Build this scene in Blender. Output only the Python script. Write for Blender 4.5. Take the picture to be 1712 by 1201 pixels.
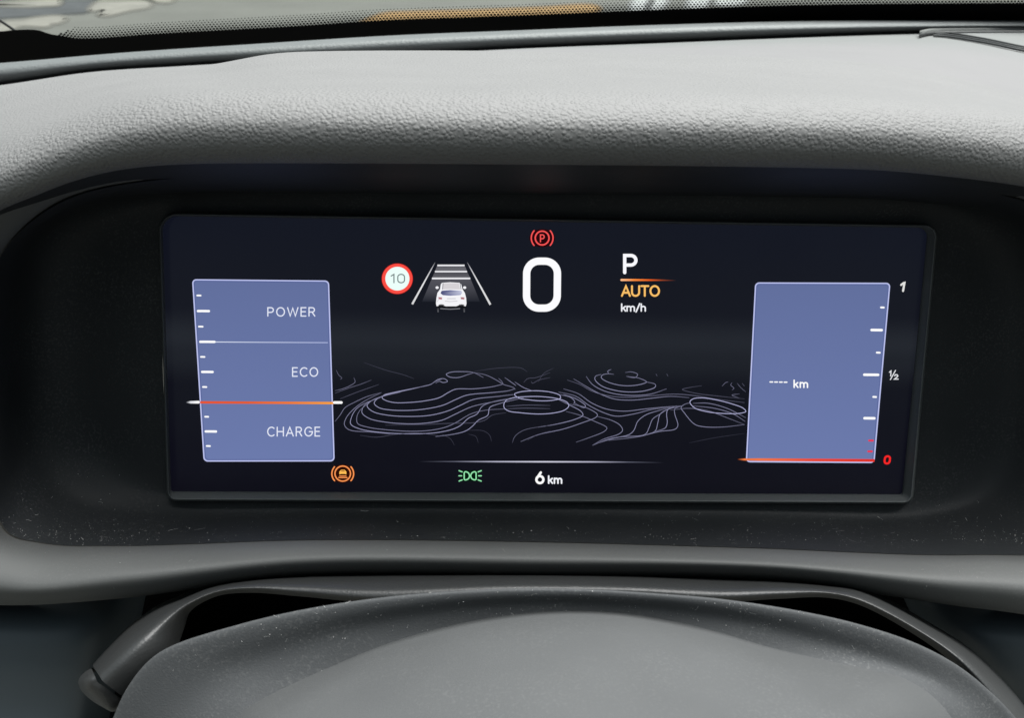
import bpy, bmesh, math, random
import numpy as np
from mathutils import Vector, Matrix
from mathutils.bvhtree import BVHTree

for o in list(bpy.data.objects):
    bpy.data.objects.remove(o)
scene = bpy.context.scene
COL = scene.collection
random.seed(7)
rng = np.random.default_rng(11)

# ------------------------------------------------------------------ camera
# world: x right, y forward in the car, z up; origin = centre of the display.  Metres.
W, H, F = 1712.0, 1201.0, 1483.0
TILT = math.radians(18.0)                       # display leans back
NRM = np.array([0, -math.cos(TILT), math.sin(TILT)])
CAM = np.array([-0.02414, -0.25464, 0.13137])
_p, _y, _r = math.radians(-27.1514), math.radians(2.8268), math.radians(1.9147)
FW = np.array([math.sin(_y)*math.cos(_p), math.cos(_y)*math.cos(_p), math.sin(_p)])
_rt = np.cross(FW, [0, 0, 1]); _rt /= np.linalg.norm(_rt); _up = np.cross(_rt, FW)
RT = _rt*math.cos(_r) + _up*math.sin(_r)
UP = -_rt*math.sin(_r) + _up*math.cos(_r)
cd = bpy.data.cameras.new('camera'); cam = bpy.data.objects.new('camera', cd); COL.objects.link(cam)
cd.sensor_width = 36.0; cd.lens = F*36.0/W
cd.clip_start = 0.005; cd.clip_end = 1000.0
cam.matrix_world = Matrix(((RT[0], UP[0], -FW[0], CAM[0]), (RT[1], UP[1], -FW[1], CAM[1]),
                           (RT[2], UP[2], -FW[2], CAM[2]), (0, 0, 0, 1)))
cd.dof.use_dof = True; cd.dof.focus_distance = 0.283; cd.dof.aperture_fstop = 44.0
scene.camera = cam

# ------------------------------------------------------------------ overcast daylight
world = bpy.data.worlds.new('World'); scene.world = world; world.use_nodes = True
wt = world.node_tree; wt.nodes.clear()
wo = wt.nodes.new('ShaderNodeOutputWorld'); wb = wt.nodes.new('ShaderNodeBackground')
tc = wt.nodes.new('ShaderNodeTexCoord'); sx = wt.nodes.new('ShaderNodeSeparateXYZ')
mr = wt.nodes.new('ShaderNodeMapRange')
mr.inputs['From Min'].default_value = 0.0; mr.inputs['From Max'].default_value = 1.0
mr.inputs['To Min'].default_value = 0.333; mr.inputs['To Max'].default_value = 1.0
wb.inputs['Color'].default_value = (0.80, 0.935, 1.0, 1)
SKY = 0.26
mul = wt.nodes.new('ShaderNodeMath'); mul.operation = 'MULTIPLY'; mul.inputs[1].default_value = SKY
wt.links.new(tc.outputs['Generated'], sx.inputs[0]); wt.links.new(sx.outputs['Z'], mr.inputs['Value'])
wt.links.new(mr.outputs[0], mul.inputs[0]); wt.links.new(mul.outputs[0], wb.inputs['Strength'])
wt.links.new(wb.outputs[0], wo.inputs[0])
sd = bpy.data.lights.new('sun', 'SUN'); sun = bpy.data.objects.new('sun', sd); COL.objects.link(sun)
sd.energy = 4.15; sd.angle = math.radians(64); sd.color = (1.0, 0.99, 0.975)
sun.rotation_euler = Vector((-0.26, -0.16, -1.0)).to_track_quat('-Z', 'Y').to_euler()

scene.view_settings.view_transform = 'Standard'; scene.view_settings.look = 'None'
EXP = 1.5
scene.view_settings.exposure = EXP; scene.view_settings.gamma = 1.0
scene.view_settings.use_curve_mapping = False
scene.cycles.use_denoising = True
scene.cycles.max_bounces = 5; scene.cycles.diffuse_bounces = 3; scene.cycles.glossy_bounces = 3
scene.cycles.transparent_max_bounces = 6; scene.cycles.caustics_reflective = False; scene.cycles.caustics_refractive = False

# ------------------------------------------------------------------ helpers
def ray(px, py):
    return FW + RT*((px-W/2)/F) + UP*((H/2-py)/F)
def atd(px, py, d):                  # point on a plane parallel to the display, d metres toward the driver
    v = ray(px, py); t = (d - CAM@NRM)/(v@NRM); return CAM + v*t
def aty(px, py, Y):
    v = ray(px, py); t = (Y-CAM[1])/v[1]; return CAM + v*t
def atz(px, py, Z):
    v = ray(px, py); t = (Z-CAM[2])/v[2]; return CAM + v*t

def lin(c):
    return tuple((x/255/12.92 if x/255 <= .04045 else ((x/255+.055)/1.055)**2.4) for x in c)

def catmull(P, n, closed=False, per_seg=True):
    """smooth curve through P (k x m array), n samples per segment"""
    P = np.asarray(P, float); k = len(P)
    if k < 3 and not closed:
        return np.array([P[0]+(P[1]-P[0])*t for t in np.linspace(0, 1, n+1)])
    out = []
    segs = k if closed else k-1
    for i in range(segs):
        if closed:
            a, b, c, d = P[(i-1) % k], P[i], P[(i+1) % k], P[(i+2) % k]
        else:
            b, c = P[i], P[i+1]
            a = P[i-1] if i > 0 else 2*b-c
            d = P[i+2] if i+2 < k else 2*c-b
        # centripetal Catmull-Rom
        def dt(u, v): return max(np.linalg.norm(v-u)**.5, 1e-9)
        t0 = 0; t1 = dt(a, b); t2 = t1+dt(b, c); t3 = t2+dt(c, d)
        for j in range(n):
            t = t1+(t2-t1)*j/n
            A1 = a*(t1-t)/(t1-t0)+b*(t-t0)/(t1-t0); A2 = b*(t2-t)/(t2-t1)+c*(t-t1)/(t2-t1)
            A3 = c*(t3-t)/(t3-t2)+d*(t-t2)/(t3-t2)
            B1 = A1*(t2-t)/(t2-t0)+A2*(t-t0)/(t2-t0); B2 = A2*(t3-t)/(t3-t1)+A3*(t-t1)/(t3-t1)
            out.append(B1*(t2-t)/(t2-t1)+B2*(t-t1)/(t2-t1))
    if not closed:
        out.append(P[-1])
    return np.array(out)

def resample(P, N):
    P = np.asarray(P, float); s = np.r_[0, np.cumsum(np.linalg.norm(np.diff(P, axis=0), axis=1))]
    q = np.linspace(0, s[-1], N)
    return np.stack([np.interp(q, s, P[:, k]) for k in range(P.shape[1])], 1)

def mesh_obj(name, verts, faces, mat, parent=None, smooth=True):
    me = bpy.data.meshes.new(name); me.from_pydata([tuple(map(float, v)) for v in verts], [], faces); me.update()
    if smooth:
        me.polygons.foreach_set('use_smooth', [True]*len(me.polygons))
    o = bpy.data.objects.new(name, me); COL.objects.link(o)
    if mat: me.materials.append(mat)
    if parent: o.parent = parent
    return o

def loft(name, rows, mat, parent=None, sub=4, closed=False, flip=False):
    """rows: R x N x 3; smooth across the rows as well"""
    R = np.array(rows)
    N = R.shape[1]
    if sub > 1:
        G = np.array([catmull(R[:, j], sub) for j in range(N)]).transpose(1, 0, 2)
    else:
        G = R
    M = G.shape[0]
    v = G.reshape(-1, 3); f = []
    nn = N if closed else N-1
    for i in range(M-1):
        for j in range(nn):
            a, b = i*N+j, i*N+(j+1) % N
            q = (a, b, b+N, a+N)
            f.append(q[::-1] if flip else q)
    return mesh_obj(name, v, f, mat, parent)

def empty(name, loc=(0, 0, 0)):
    o = bpy.data.objects.new(name, None); COL.objects.link(o); o.location = loc
    o.empty_display_size = 0.02
    return o
def tag(o, label, cat=None, group=None, kind=None):
    if label: o['label'] = label
    if cat: o['category'] = cat
    if group: o['group'] = group
    if kind: o['kind'] = kind
    return o

# ------------------------------------------------------------------ materials
def new_mat(name):
    m = bpy.data.materials.new(name); m.use_nodes = True
    return m, m.node_tree.nodes, m.node_tree.links, m.node_tree.nodes['Principled BSDF']

def plastic(name, col, rough=.5, grain=None, grain_scale=600, grain_str=.5, grain_dist=.0004, fine=0.0, var=.06, spec=.4, leather=False, speck=0.0):
    m, n, l, b = new_mat(name)
    b.inputs['Roughness'].default_value = rough
    b.inputs['Specular IOR Level'].default_value = spec
    co = n.new('ShaderNodeTexCoord')
    ns = n.new('ShaderNodeTexNoise'); ns.inputs['Scale'].default_value = 35; ns.inputs['Detail'].default_value = 4
    l.new(co.outputs['Object'], ns.inputs['Vector'])
    mx = n.new('ShaderNodeMix'); mx.data_type = 'RGBA'
    mx.inputs[6].default_value = (*[c*(1-var) for c in col], 1); mx.inputs[7].default_value = (*[c*(1+var) for c in col], 1)
    l.new(ns.outputs['Fac'], mx.inputs[0]); l.new(mx.outputs[2], b.inputs['Base Color'])
    if speck > 0:      # film of fine dust, thicker in patches
        s1 = n.new('ShaderNodeTexNoise'); s1.inputs['Scale'].default_value = 1500; s1.inputs['Detail'].default_value = 3
        s2 = n.new('ShaderNodeTexNoise'); s2.inputs['Scale'].default_value = 60; s2.inputs['Detail'].default_value = 5
        l.new(co.outputs['Object'], s1.inputs['Vector']); l.new(co.outputs['Object'], s2.inputs['Vector'])
        r1 = n.new('ShaderNodeMapRange'); r1.inputs['From Min'].default_value = .52; r1.inputs['From Max'].default_value = .70; r1.inputs['To Max'].default_value = speck
        r2 = n.new('ShaderNodeMapRange'); r2.inputs['From Min'].default_value = .35; r2.inputs['From Max'].default_value = .70
        l.new(s1.outputs['Fac'], r1.inputs['Value']); l.new(s2.outputs['Fac'], r2.inputs['Value'])
        pm = n.new('ShaderNodeMath'); pm.operation = 'MULTIPLY'; l.new(r1.outputs[0], pm.inputs[0]); l.new(r2.outputs[0], pm.inputs[1])
        m2 = n.new('ShaderNodeMix'); m2.data_type = 'RGBA'; m2.inputs[7].default_value = (.30, .30, .29, 1)
        l.new(pm.outputs[0], m2.inputs[0]); l.new(mx.outputs[2], m2.inputs[6]); l.new(m2.outputs[2], b.inputs['Base Color'])
    mrr = n.new('ShaderNodeMapRange'); mrr.inputs['To Min'].default_value = rough-.06; mrr.inputs['To Max'].default_value = rough+.06
    l.new(ns.outputs['Fac'], mrr.inputs['Value']); l.new(mrr.outputs[0], b.inputs['Roughness'])
    last = None
    if leather:
        wn = n.new('ShaderNodeTexNoise'); wn.inputs['Scale'].default_value = grain_scale*.6; wn.inputs['Detail'].default_value = 2
        l.new(co.outputs['Object'], wn.inputs['Vector'])
        sub = n.new('ShaderNodeVectorMath'); sub.operation = 'MULTIPLY_ADD'
        l.new(wn.outputs['Color'], sub.inputs[0]); k = .8/grain_scale; sub.inputs[1].default_value = (k, k, k)
        l.new(co.outputs['Object'], sub.inputs[2])
        vo = n.new('ShaderNodeTexVoronoi'); vo.feature = 'SMOOTH_F1'; vo.inputs['Scale'].default_value = grain_scale
        vo.inputs['Smoothness'].default_value = .35
        l.new(sub.outputs[0], vo.inputs['Vector'])
        cr = n.new('ShaderNodeMapRange'); cr.interpolation_type = 'SMOOTHSTEP'
        cr.inputs['From Min'].default_value = .15; cr.inputs['From Max'].default_value = .75
        cr.inputs['To Min'].default_value = 1.0; cr.inputs['To Max'].default_value = 0.0
        l.new(vo.outputs['Distance'], cr.inputs['Value'])
        vb = n.new('ShaderNodeTexNoise'); vb.inputs['Scale'].default_value = grain_scale*.45; vb.inputs['Detail'].default_value = 3
        l.new(co.outputs['Object'], vb.inputs['Vector'])
        ad = n.new('ShaderNodeMath'); ad.operation = 'MULTIPLY'
        l.new(cr.outputs[0], ad.inputs[0]); l.new(vb.outputs['Fac'], ad.inputs[1])
        bp = n.new('ShaderNodeBump'); bp.inputs['Strength'].default_value = grain_str; bp.inputs['Distance'].default_value = grain_dist
        l.new(ad.outputs[0], bp.inputs['Height']); last = bp
    if fine > 0:
        fn = n.new('ShaderNodeTexNoise'); fn.inputs['Scale'].default_value = 2500; fn.inputs['Detail'].default_value = 2
        l.new(co.outputs['Object'], fn.inputs['Vector'])
        bp2 = n.new('ShaderNodeBump'); bp2.inputs['Strength'].default_value = fine; bp2.inputs['Distance'].default_value = .0001
        l.new(fn.outputs['Fac'], bp2.inputs['Height'])
        if last: l.new(last.outputs[0], bp2.inputs['Normal'])
        last = bp2
    if last: l.new(last.outputs[0], b.inputs['Normal'])
    return m

def flat(name, col, rough=.6):
    m, n, l, b = new_mat(name); b.inputs['Base Color'].default_value = (*col, 1); b.inputs['Roughness'].default_value = rough
    return m

M_DASH = plastic('soft_dash_skin', (.127, .128, .126), .66, grain_scale=1150, grain_str=.5, grain_dist=.0006, leather=True, fine=.15)
M_TOP = plastic('dash_top_skin', (.125, .125, .125), .7, grain_scale=900, grain_str=.25, grain_dist=.0003, leather=True)
M_ROLL = plastic('edge_roll_skin', (.104, .108, .110), .5, grain_scale=420, grain_str=.4, grain_dist=.0005, leather=True)
M_SUR = plastic('surround_black_plastic', (.0185, .0205, .0220), .58, fine=.35, spec=.22, speck=.10)
M_BOL = plastic('bolster_plastic', (.088, .091, .089), .62, fine=.35, speck=.08)
M_LOW = plastic('lower_panel_plastic', (.062, .078, .090), .5, fine=.25)
M_FRAME = plastic('display_frame_plastic', (.088, .095, .095), .45, fine=.15)
M_HUB = plastic('hub_plastic', (.050, .053, .055), .68, fine=.6, spec=.2, speck=.16)
M_PAD = plastic('hub_pad_plastic', (.063, .066, .067), .7, fine=.6, var=.14, spec=.2, speck=.07)
M_BOOT = plastic('column_boot_leather', (.027, .0285, .0285), .46, grain_scale=1300, grain_str=.2, grain_dist=.0003, leather=True, spec=.55)
M_FRIT = flat('windscreen_black_print', (.003, .003, .0035), .8); M_FRIT.node_tree.nodes['Principled BSDF'].inputs['Specular IOR Level'].default_value = .05
M_VOID = flat('shade_black', (.004, .004, .004), .95); M_VOID.node_tree.nodes['Principled BSDF'].inputs['Specular IOR Level'].default_value = .05  # near-black colour that paints the shade in the column gaps
M_RUB = flat('black_rubber', (.01, .01, .011), .5)

# emissive print of the lit display: colour comes from the picture shown on it
m, n, l, b = new_mat('display_light'); n.remove(b)
e = n.new('ShaderNodeEmission'); a = n.new('ShaderNodeAttribute'); a.attribute_name = 'col'
e.inputs['Strength'].default_value = 2**-EXP; l.new(a.outputs['Color'], e.inputs['Color']); l.new(e.outputs[0], n['Material Output'].inputs[0])
M_LIGHT = m

m, n, l, b = new_mat('display_glass')
b.inputs['Base Color'].default_value = (.004, .004, .005, 1); b.inputs['Roughness'].default_value = .16
b.inputs['IOR'].default_value = 1.21
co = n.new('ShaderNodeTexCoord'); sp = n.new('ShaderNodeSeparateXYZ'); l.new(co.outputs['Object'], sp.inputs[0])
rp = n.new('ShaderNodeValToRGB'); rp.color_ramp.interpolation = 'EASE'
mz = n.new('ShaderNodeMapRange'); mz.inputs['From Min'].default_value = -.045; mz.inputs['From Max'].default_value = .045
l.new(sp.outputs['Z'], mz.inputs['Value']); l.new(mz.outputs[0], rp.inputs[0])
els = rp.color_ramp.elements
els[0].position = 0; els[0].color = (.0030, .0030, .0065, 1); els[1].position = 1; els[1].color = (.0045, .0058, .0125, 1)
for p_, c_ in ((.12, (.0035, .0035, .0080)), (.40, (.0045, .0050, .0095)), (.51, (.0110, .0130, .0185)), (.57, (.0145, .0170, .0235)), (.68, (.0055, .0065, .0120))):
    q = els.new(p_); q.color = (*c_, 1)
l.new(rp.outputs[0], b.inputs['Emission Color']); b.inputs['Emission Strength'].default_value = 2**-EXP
fn = n.new('ShaderNodeTexNoise'); fn.inputs['Scale'].default_value = 9; fn.inputs['Detail'].default_value = 6; fn.inputs['Roughness'].default_value = .65
l.new(co.outputs['Object'], fn.inputs['Vector'])
fr_ = n.new('ShaderNodeValToRGB'); fr_.color_ramp.elements[0].position = .42; fr_.color_ramp.elements[1].position = .75
fr_.color_ramp.elements[0].color = (.003, .003, .004, 1); fr_.color_ramp.elements[1].color = (.009, .0095, .011, 1)
l.new(fn.outputs['Fac'], fr_.inputs[0]); l.new(fr_.outputs[0], b.inputs['Base Color'])
rg = n.new('ShaderNodeMapRange'); rg.inputs['To Min'].default_value = .10; rg.inputs['To Max'].default_value = .30
l.new(fn.outputs['Fac'], rg.inputs['Value']); l.new(rg.outputs[0], b.inputs['Roughness'])
M_SCREEN = m

m, n, l, b = new_mat('windscreen_glass'); n.remove(b)
tr = n.new('ShaderNodeBsdfTransparent'); tr.inputs[0].default_value = (.90, .94, .92, 1)
gl = n.new('ShaderNodeBsdfGlossy'); gl.inputs['Roughness'].default_value = .02
fr = n.new('ShaderNodeFresnel'); fr.inputs[0].default_value = 1.3
ms = n.new('ShaderNodeMixShader')
sc_ = n.new('ShaderNodeMath'); sc_.operation = 'MULTIPLY'; sc_.inputs[1].default_value = .5
l.new(fr.outputs[0], sc_.inputs[0]); l.new(sc_.outputs[0], ms.inputs[0]); l.new(tr.outputs[0], ms.inputs[1]); l.new(gl.outputs[0], ms.inputs[2])
l.new(ms.outputs[0], n['Material Output'].inputs[0])
M_GLASS = m

def asphalt(name, c1, c2, scale):
    m, n, l, b = new_mat(name); b.inputs['Roughness'].default_value = .85
    co = n.new('ShaderNodeTexCoord'); ns = n.new('ShaderNodeTexNoise'); ns.inputs['Scale'].default_value = scale; ns.inputs['Detail'].default_value = 8
    ns.inputs['Roughness'].default_value = .7
    rp = n.new('ShaderNodeValToRGB'); rp.color_ramp.elements[0].position = .3; rp.color_ramp.elements[1].position = .7
    rp.color_ramp.elements[0].color = (*c1, 1); rp.color_ramp.elements[1].color = (*c2, 1)
    l.new(co.outputs['Object'], ns.inputs['Vector']); l.new(ns.outputs['Fac'], rp.inputs[0]); l.new(rp.outputs[0], b.inputs['Base Color'])
    return m
def worn(m):     # paint thinning out towards its edges
    n, l = m.node_tree.nodes, m.node_tree.links; b = n['Principled BSDF']
    a = n.new('ShaderNodeAttribute'); a.attribute_name = 'wear'; l.new(a.outputs['Fac'], b.inputs['Alpha']); return m
M_GROUND = asphalt('worn_asphalt', (.052, .052, .045), (.070, .070, .061), .8)
M_DARK = worn(asphalt('dark_asphalt', (.012, .014, .016), (.028, .031, .034), 2.0))
M_PALE = worn(asphalt('pale_road_paint', (.095, .09, .078), (.135, .128, .11), 3.0))
M_YEL = worn(asphalt('yellow_road_paint', (.15, .082, .022), (.195, .112, .034), 4.0))
M_WHITE = worn(asphalt('white_road_paint', (.18, .185, .185), (.24, .245, .245), 4.0))
M_DUST = flat('dust', (.38, .38, .37), .9)

# ------------------------------------------------------------------ ground outside
GZ = -1.05
g = mesh_obj('ground', [(-300, -20, GZ), (300, -20, GZ), (300, 600, GZ), (-300, 600, GZ)], [(0, 1, 2, 3)], M_GROUND, smooth=False)
g['kind'] = 'structure'
def patch(name, pts, mat, dz, soft=5.0):
    C = catmull(np.array(pts, float), 6, closed=True); n_ = len(C)
    t = np.roll(C, -1, 0)-np.roll(C, 1, 0); t /= np.linalg.norm(t, axis=1)[:, None]; nn = np.column_stack([t[:, 1], -t[:, 0]])
    area = np.sum(C[:, 0]*np.roll(C[:, 1], -1)-np.roll(C[:, 0], -1)*C[:, 1])
    if area < 0: nn = -nn
    So = np.column_stack([nn[:, 0]*soft*2.2, nn[:, 1]*soft])
    V = [atz(x, y, GZ+dz) for x, y in C-So*.45]+[atz(x, y, GZ+dz) for x, y in C+So]
    Fs = [tuple(range(n_))]+[(i_, (i_+1) % n_, n_+(i_+1) % n_, n_+i_) for i_ in range(n_)]
    o = mesh_obj(name, V, Fs, mat, smooth=False)
    at_ = o.data.attributes.new('wear', 'FLOAT', 'POINT'); at_.data.foreach_set('value', [1.0]*n_+[0.0]*n_)
    o['kind'] = 'structure'; return o
patch('dark_asphalt_patch', [(-60, 26), (-40, -6), (60, 9), (104, 8), (112, -10), (158, -8), (150, 16), (110, 22), (30, 27)], M_DARK, .004)  # irregular dark patch on the ground
patch('pale_road_marking', [(150, 16), (160, 5), (195, 2), (250, 3), (252, 9), (215, 17), (180, 25), (166, 24), (174, 17)], M_PALE, .008)
patch('pale_road_marking', [(-10, 46), (10, 36), (36, 34), (62, 29), (100, 27), (110, 31), (100, 37), (86, 39), (80, 43), (34, 43), (18, 50), (-10, 56)], M_PALE, .008)
patch('pale_road_marking', [(-20, 7), (40, 2), (98, 0), (99, 6), (74, 9), (40, 10)], M_PALE, .010)
patch('pale_road_marking', [(240, -6), (290, -4), (286, 2), (262, 2)], M_PALE, .008)
patch('yellow_road_line', [(600, 42), (640, 23), (680, 20), (800, 17), (900, 13), (996, 10), (1000, 16), (900, 32), (800, 42)], M_YEL, .008)
for i, (xa, xb, yb) in enumerate(((1056, 1076, 18), (1086, 1104, 18), (1150, 1176, 14), (1196, 1240, 6))):
    patch('white_road_line', [(xa, yb), (xa+10, -8), (xb+10, -8), (xb, yb)], M_WHITE, .008)

# ------------------------------------------------------------------ windscreen
def curve_y(pts):
    P = catmull(np.array(pts, float), 12); return lambda x: float(np.interp(x, P[:, 0], P[:, 1]))
frit_edge = curve_y([(-260, 62), (-60, 53), (0, 52), (35, 49), (65, 50), (82, 56), (100, 59), (125, 63.5), (151, 64), (200, 61), (251, 57), (502, 43), (636, 34), (860, 26), (1103, 16), (1354, 8), (1712, 5), (1980, 4)])
roll_top = curve_y([(-260, 122), (0, 105), (201, 88), (427, 73), (653, 59), (860, 50.5), (1103, 41), (1354, 34.5), (1712, 33.5), (1980, 35)])
roll_bot = curve_y([(-260, 170), (0, 141), (151, 119), (301, 109), (352, 106), (600, 95), (860, 80), (1103, 70), (1304, 61.5), (1480, 55), (1600, 51.5), (1712, 50), (1980, 51)])
# glass: one raked curved pane.  y of the pane for a given world x
def glass_pt(px, py):
    # plane raked 33 deg through (y .54, z .03), bowed in x
    k = math.tan(math.radians(33)); v = ray(px, py)
    x0 = 0.0
    t = 1.0
    for _ in range(6):
        P = CAM+v*t
        bow = -.10*P[0]**2
        # z - .03 = k * ((.545+bow) - y)
        # solve for t with bow fixed
        t = (.03 + k*(.545+bow) - CAM[2] + k*CAM[1]) / (v[2]+k*v[1]) if False else ((.03 - CAM[2]) + k*((.545+bow)-CAM[1]))/(v[2]+k*v[1])
    return CAM+v*t
ws = empty('windscreen', (0, .54, .03))
xs = np.linspace(-260, 1980, 90)
MI = Matrix.Translation((0, -.54, -.03))
def child_at(o, parent):
    o.parent = parent; o.matrix_parent_inverse = parent.matrix_world.inverted() if parent.matrix_world != Matrix() else Matrix.Translation(-parent.location)
    return o
def part(o, parent):
    o.parent = parent; o.matrix_parent_inverse = Matrix.Translation(-Vector(parent.location)); return o
gl_rows = [[glass_pt(x, py) for x in xs] for py in (150, 100, 50, 0, -60, -160)]
part(loft('pane', gl_rows, M_GLASS, sub=2), ws)
toC = lambda P, e: P + (CAM-P)/np.linalg.norm(CAM-P)*e
band = [[toC(glass_pt(x, yy(x)), .0015) for x in np.linspace(-260, 1980, 220)] for yy in (lambda x: frit_edge(x), lambda x: frit_edge(x)*.5+roll_top(x)*.5+8, lambda x: roll_top(x)+30)]
part(loft('black_border', band, M_FRIT, sub=1), ws)
# the dot fringe of the border: too many to pick apart, one part
dv, df = [], []
pitch = 5.8
for r_ in range(6):
    x = -40 + (pitch/2 if r_ % 2 else 0)
    while x < 1760:
        if x > 95 + r_*6:
            ey = frit_edge(x) + .4 - r_*3.7
            rad = 2.8 - r_*.34
            c = [toC(glass_pt(x+rad*math.cos(t), ey+rad*.80*math.sin(t)), .0015) for t in np.linspace(0, 2*math.pi, 8, endpoint=False)]
            k = len(dv); dv += c; df.append(tuple(range(k, k+8)))
        x += pitch
part(tag(mesh_obj('dot_fringe', dv, df, M_FRIT, smooth=False), None, kind='stuff'), ws)
tag(ws, 'raked windscreen with black border and dotted fringe behind the dashboard', 'windscreen')

# wiper arm tip seen through the left end of the glass
wp = [aty(-40, 8, .75), aty(0, 34, .74), aty(21, 48, .735), aty(40, 62, .73)]
rows = []
for k in range(8):
    a_ = 2*math.pi*k/8
    rows.append([np.array(p)+np.array([math.cos(a_)*.0015, 0, math.sin(a_)*.0015]) for p in catmull(wp, 6)])
rows.append(rows[0])
o = loft('wiper_arm', rows, M_RUB, sub=1)
tag(o, 'thin dark wiper arm at the far left end of the windscreen', 'wiper')

# ------------------------------------------------------------------ dashboard
dash = empty('dashboard', (0, .05, -.10))
XN = np.linspace(-560, 2280, 170)
bend = curve_y([(-300, 420), (-120, 312), (0, 246), (75, 214), (151, 188), (226, 168), (301, 157), (430, 152), (860, 155), (1254, 161), (1455, 168), (1605, 180), (1712, 194), (1850, 225), (2020, 290)])
lip = curve_y([(-300, 540), (-120, 412), (0, 345), (60, 320), (120, 297), (180, 281), (240, 272), (330, 267), (500, 266), (860, 268), (1250, 272), (1455, 277), (1555, 285), (1712, 305), (1850, 335), (2020, 400)])
crest = curve_y([(-300, 182), (0, 143), (151, 121), (301, 111), (352, 107.5), (400, 99), (440, 91.5), (477, 87.5), (552, 85), (700, 84), (860, 85), (1003, 88), (1304, 96), (1455, 105), (1555, 120), (1640, 140), (1712, 162), (1850, 205), (2020, 270)])
def hrow(fy, fY):
    return [aty(x, fy(x), fY(x) if callable(fY) else fY) for x in XN]
cx = lambda x: ((x-860)/860)
hy = lambda Y: (lambda x: Y + .010*cx(x)**2)
hood_rows = [
    hrow(lambda x: crest(x)+14, .155), hrow(lambda x: crest(x)+2.0, .125), hrow(crest, .118),
    hrow(lambda x: crest(x)*.6+bend(x)*.4, hy(.045)),
    hrow(lambda x: crest(x)*.22+bend(x)*.78, hy(-.020)),
    hrow(lambda x: bend(x), hy(-.0465)),
    hrow(lambda x: bend(x)*.80+lip(x)*.20, hy(-.0545)),
    hrow(lambda x: bend(x)*.50+lip(x)*.50, hy(-.0590)),
    hrow(lambda x: bend(x)*.18+lip(x)*.82, hy(-.0592)),
    hrow(lambda x: lip(x)+1, hy(-.0560)),
    hrow(lambda x: lip(x)+7, hy(-.047)),
    hrow(lambda x: lip(x)+4, hy(-.036)),
]
part(loft('hood', hood_rows, M_DASH, sub=5), dash)
liner_rows = [hrow(lambda x: lip(x)+4, hy(-.047)), hrow(lambda x: lip(x)+14, hy(-.040)), hrow(lambda x: lip(x)+34, hy(-.020)), hrow(lambda x: lip(x)+42, hy(-.010)), hrow(lambda x: lip(x)+50, hy(.0)),
              hrow(lambda x: lip(x)+56, hy(.012)), hrow(lambda x: lip(x)+52, hy(.03))]
part(loft('hood_shade_liner', liner_rows, M_SUR, sub=3), dash)  # black plastic carried up to the lip, painting the shade under the hood
# dash top behind the hood, up to the rolled edge
top_rows = [hrow(lambda x: roll_bot(x)-2, .490), hrow(lambda x: roll_bot(x)+.8, .470),
            hrow(lambda x: roll_bot(x)*.7+crest(x)*.3+1, .36), hrow(lambda x: roll_bot(x)*.4+crest(x)*.6+3, .25),
            hrow(lambda x: crest(x)+7, .14), hrow(lambda x: crest(x)+30, .08)]
part(loft('top_pad', top_rows, M_TOP, sub=3), dash)
# rolled edge below the glass
rr = [hrow(lambda x: roll_bot(x)+10, .470), hrow(lambda x: roll_bot(x)+1.0, .466), hrow(lambda x: roll_bot(x)*.82+roll_top(x)*.18, .4575),
      hrow(lambda x: roll_bot(x)*.55+roll_top(x)*.45, .4545), hrow(lambda x: roll_bot(x)*.28+roll_top(x)*.72, .4570), hrow(lambda x: roll_bot(x)*.10+roll_top(x)*.90, .466),
      hrow(lambda x: roll_top(x), .482), hrow(lambda x: roll_top(x)+5, .505), hrow(lambda x: roll_top(x)+24, .520)]
part(loft('windscreen_edge_roll', rr, M_ROLL, sub=5), dash)
# speaker / demister cover corner at the right end
cv = [(1536, 60), (1546, 57), (1565, 54.6), (1600, 53.6), (1712, 52.6), (1900, 53)]
cl_ = [(1560, 60), (1580, 61.5), (1640, 71), (1712, 86), (1800, 104), (1900, 125)]
U = resample(catmull(cv, 8), 60); Lw = resample(catmull(cl_, 8), 60)
def pad_pt(px, py, up=0.0):
    t = (py-roll_bot(px))/(crest(px)-roll_bot(px))
    P = aty(px, py, float(np.interp(t, [0, .3, .6, 1], [.470, .36, .25, .14]))); P[2] += up; return P
def strip(name, C, w0, w1, up, mat):
    rows_ = [[pad_pt(p[0], p[1]+w0, up*.2) for p in C], [pad_pt(p[0], p[1]+w0, up) for p in C], [pad_pt(p[0], p[1]+w1, up) for p in C], [pad_pt(p[0], p[1]+w1, up*.2) for p in C]]
    return part(loft(name, rows_, mat, sub=1), dash)
strip('vent_cover_trim', U, -.4, 1.5, .0036, M_DASH)
strip('vent_cover_groove', U, 2.2, 4.0, .0024, M_RUB)
lid_rows = [[pad_pt(a_[0]*(1-t)+b_[0]*t, (a_[1]+3.2)*(1-t)+(b_[1]-6.0)*t, .0010) for a_, b_ in zip(U, Lw)] for t in (0, .33, .66, 1)]
part(loft('vent_cover', lid_rows, M_TOP, sub=1), dash)
for o_ in (-5.6, -2.2, 0.6):
    strip('vent_cover_groove', Lw, o_, o_+.9, .0016, M_RUB)
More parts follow.
